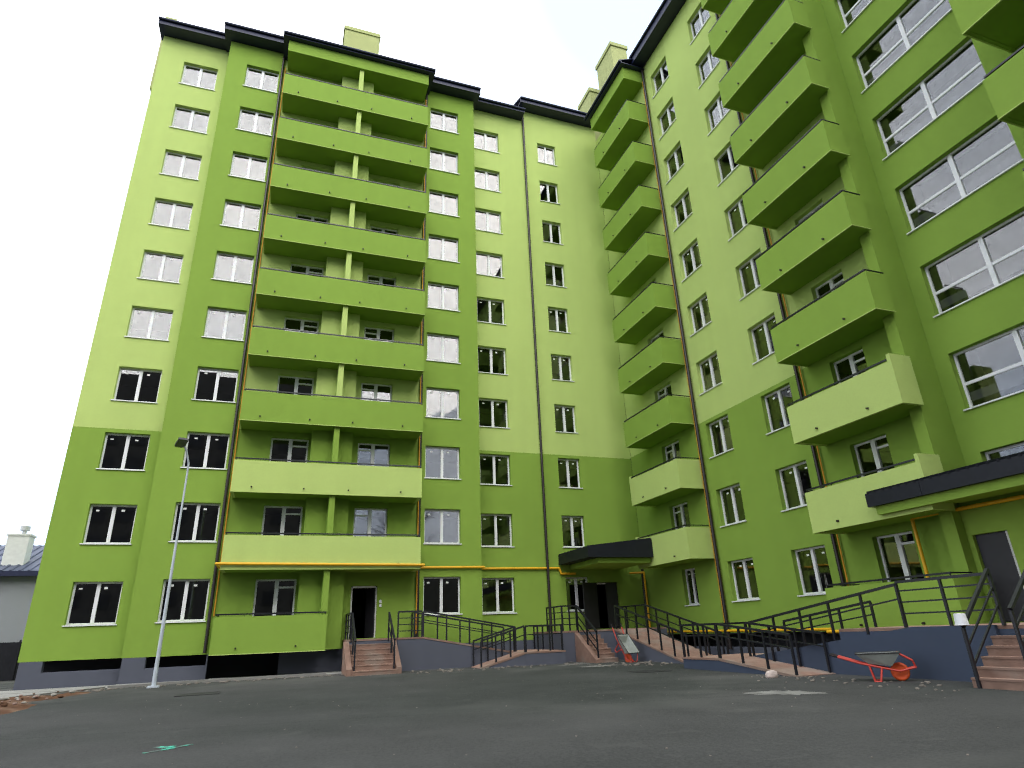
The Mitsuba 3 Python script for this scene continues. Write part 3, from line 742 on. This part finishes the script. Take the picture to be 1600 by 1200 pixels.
# soil heap at the left edge
heap_pts = 70
hx, hy = np.meshgrid(np.linspace(0, 1, heap_pts), np.linspace(0, 1, 30))
px = -14 + 9.0 * hx; py = 13.5 + 13.0 * hy
kerb_d = (py - 26.8) * .62 - (px + 5.3) * .79
edge = np.clip(np.minimum.reduce([hx * 5, (1 - hx + .18 * (meshkit.noise(np.stack([px * 0, py * .8, px * 0], -1), 4) - .7)) * 4.5, (1 - hy) * 5, hy * 3.5, -kerb_d * 1.2 - .1]), 0, 1)
pz = ground_z(px, py) + edge * (.04 + .30 * meshkit.fbm(np.stack([px * 1.3, py * 1.3, px * 0], -1), 4, 3)) - .05
nn = heap_pts
qq = np.array([[j * nn + i, j * nn + i + 1, (j + 1) * nn + i + 1, (j + 1) * nn + i] for j in range(29) for i in range(nn - 1)])
sh = tag('soil_heap', 'low heap of brown soil and rubble at the left edge of the asphalt', 'soil heap')
scene[f'{sh}__soil'] = mikit.ply((np.stack([px, py, pz], -1).reshape(-1, 3), qq), 'm_soil', smooth=True)
for i in range(60):
    t_ = r_.random(); x, y = -5.4 - 3.2 * t_ + r_.uniform(-.3, .3), 25.2 - 4.2 * t_ - r_.uniform(0.2, 5.0)
    scene[key(f'{sh}__lump')] = mikit.ply(xf(blob(r_.uniform(.025, .085), i, (1.2, .9, .6), 1), (x, y, .10 + r_.uniform(0, .08)), r_.uniform(0, 6)), rng.choice(['m_paleboard', 'm_soil', 'm_pinkstone']))

# ------------------------------------------------------------------ houses behind, on the left
def house(name, x0, x1, y0, y1, ze, zr, wall, roof, label, chimney=None, base=-.5):
    tag(name, label, 'house')
    scene[f'{name}__wall'] = mikit.ply(B(x0, x1, y0, y1, base, ze), wall)
    ym = (y0 + y1) / 2
    rr = [hull(np.array([[x0 - .4, a, b], [x1 + .4, a, b], [x0 - .4, ym, zr], [x1 + .4, ym, zr]]), np.array([[x0 - .4, a, b + .12], [x1 + .4, a, b + .12], [x0 - .4, ym, zr + .12], [x1 + .4, ym, zr + .12]])) for a, b in ((y0 - .5, ze), (y1 + .5, ze))]
    nt = int((x1 - x0) / .45)
    rr += [bar((x0 + i * .45, y0 - .5, ze + .14), (x0 + i * .45, ym, zr + .14), .12, .06) for i in range(nt)]
    scene[f'{name}__roof'] = mikit.ply(cat(rr), roof)
    scene[f'{name}__gutter'] = mikit.ply(B(x0 - .4, x1 + .4, y0 - .62, y0 - .5, ze - .18, ze + .1), 'm_navy')
    if chimney:
        a, b, c, z0, z1 = chimney
        scene[f'{name}__chimney__shaft'] = mikit.ply(cat([B(a, b, c, c + .9, z0, z1), B(a - .06, b + .06, c - .06, c + .96, z1, z1 + .1)]), 'm_farwhite')
        cx = (a + b) / 2 + .1
        scene[f'{name}__chimney__cowl'] = mikit.ply(cat([cyl((cx, c + .4, z1 + .1), (cx, c + .4, z1 + .42), .12), cyl((cx, c + .4, z1 + .36), (cx, c + .4, z1 + .6), .26)]), 'm_steel')


house('house', -34, -13.2, 45.0, 55.0, 5.5, 7.6, 'm_greywall', 'm_bluetile', 'grey house with dark blue tiled roof and pale chimney behind the left edge', (-15.55, -14.45, 45.6, 5.5, 7.75))
house('house_001', -60, -16, 66.0, 80, 6.6, 10.6, 'm_greywall', 'm_roofgrey', 'pale grey roof of a farther house just above the blue tiled roof')
fn = tag('boundary_fence', 'dark fence at the far left below the grey house wall', 'fence')
for i in range(16):
    scene[key(f'{fn}__panel')] = mikit.ply(B(-26 + i, -25.03 + i, 40, 40.05, -.2, 1.75), 'm_black')
    scene[key(f'{fn}__post')] = mikit.ply(B(-26.02 + i, -25.94 + i, 39.93, 39.998, -.2, 1.85), 'm_black')

# the block across the yard, behind the viewer: seen in the lower window panes
ob = tag('opposite_building', 'grey tall block across the yard, seen only in the lower left window panes', 'building')
scene[f'{ob}__wall'] = mikit.ply(B(-70, 6.3, -34, -22, -.3, 32.2), 'm_oppwall')
scene[f'{ob}__annex'] = mikit.ply(B(6.31, 40, -36, -24, -.3, 8.7), 'm_oppwall')
scene[f'{ob}__window_bands'] = mikit.ply(cat([B(-69 + 3.2 * i, -67.4 + 3.2 * i, -21.99, -21.9, 2.1 + 3 * k, 3.6 + 3 * k) for i in range(23) for k in range(9)]), 'm_darkdoor')

bt = tag('bare_tree', 'bare tree across the yard, seen only mirrored in a second floor pane', 'tree')
tr = random.Random(5)
def limb(p, d, r, n, out):
    q = p + d
    out.append(cyl(p, q, r, 6))
    if n == 0: return
    for _ in range(3):
        e = d * tr.uniform(.6, .8) + np.array([tr.uniform(-1, 1), tr.uniform(-1, 1), tr.uniform(-.1, .5)]) * np.linalg.norm(d) * .45
        limb(q, e, r * .62, n - 1, out)
lb = []
for _ in range(5): limb(np.array([13.3, -22.6, 6.0 + _ * 1.1]), np.array([tr.uniform(-1.2, 1.2), tr.uniform(-1.2, 1.2), 1.9]), .09, 4, lb)
scene[f'{bt}__trunk'] = mikit.ply(cyl((13.3, -22.6, -.2), (13.3, -22.6, 10.5), .2), 'm_iron')
scene[f'{bt}__branches'] = mikit.ply(cat(lb), 'm_iron')
labels[f'{bt}__branches'] = {'kind': 'stuff'}
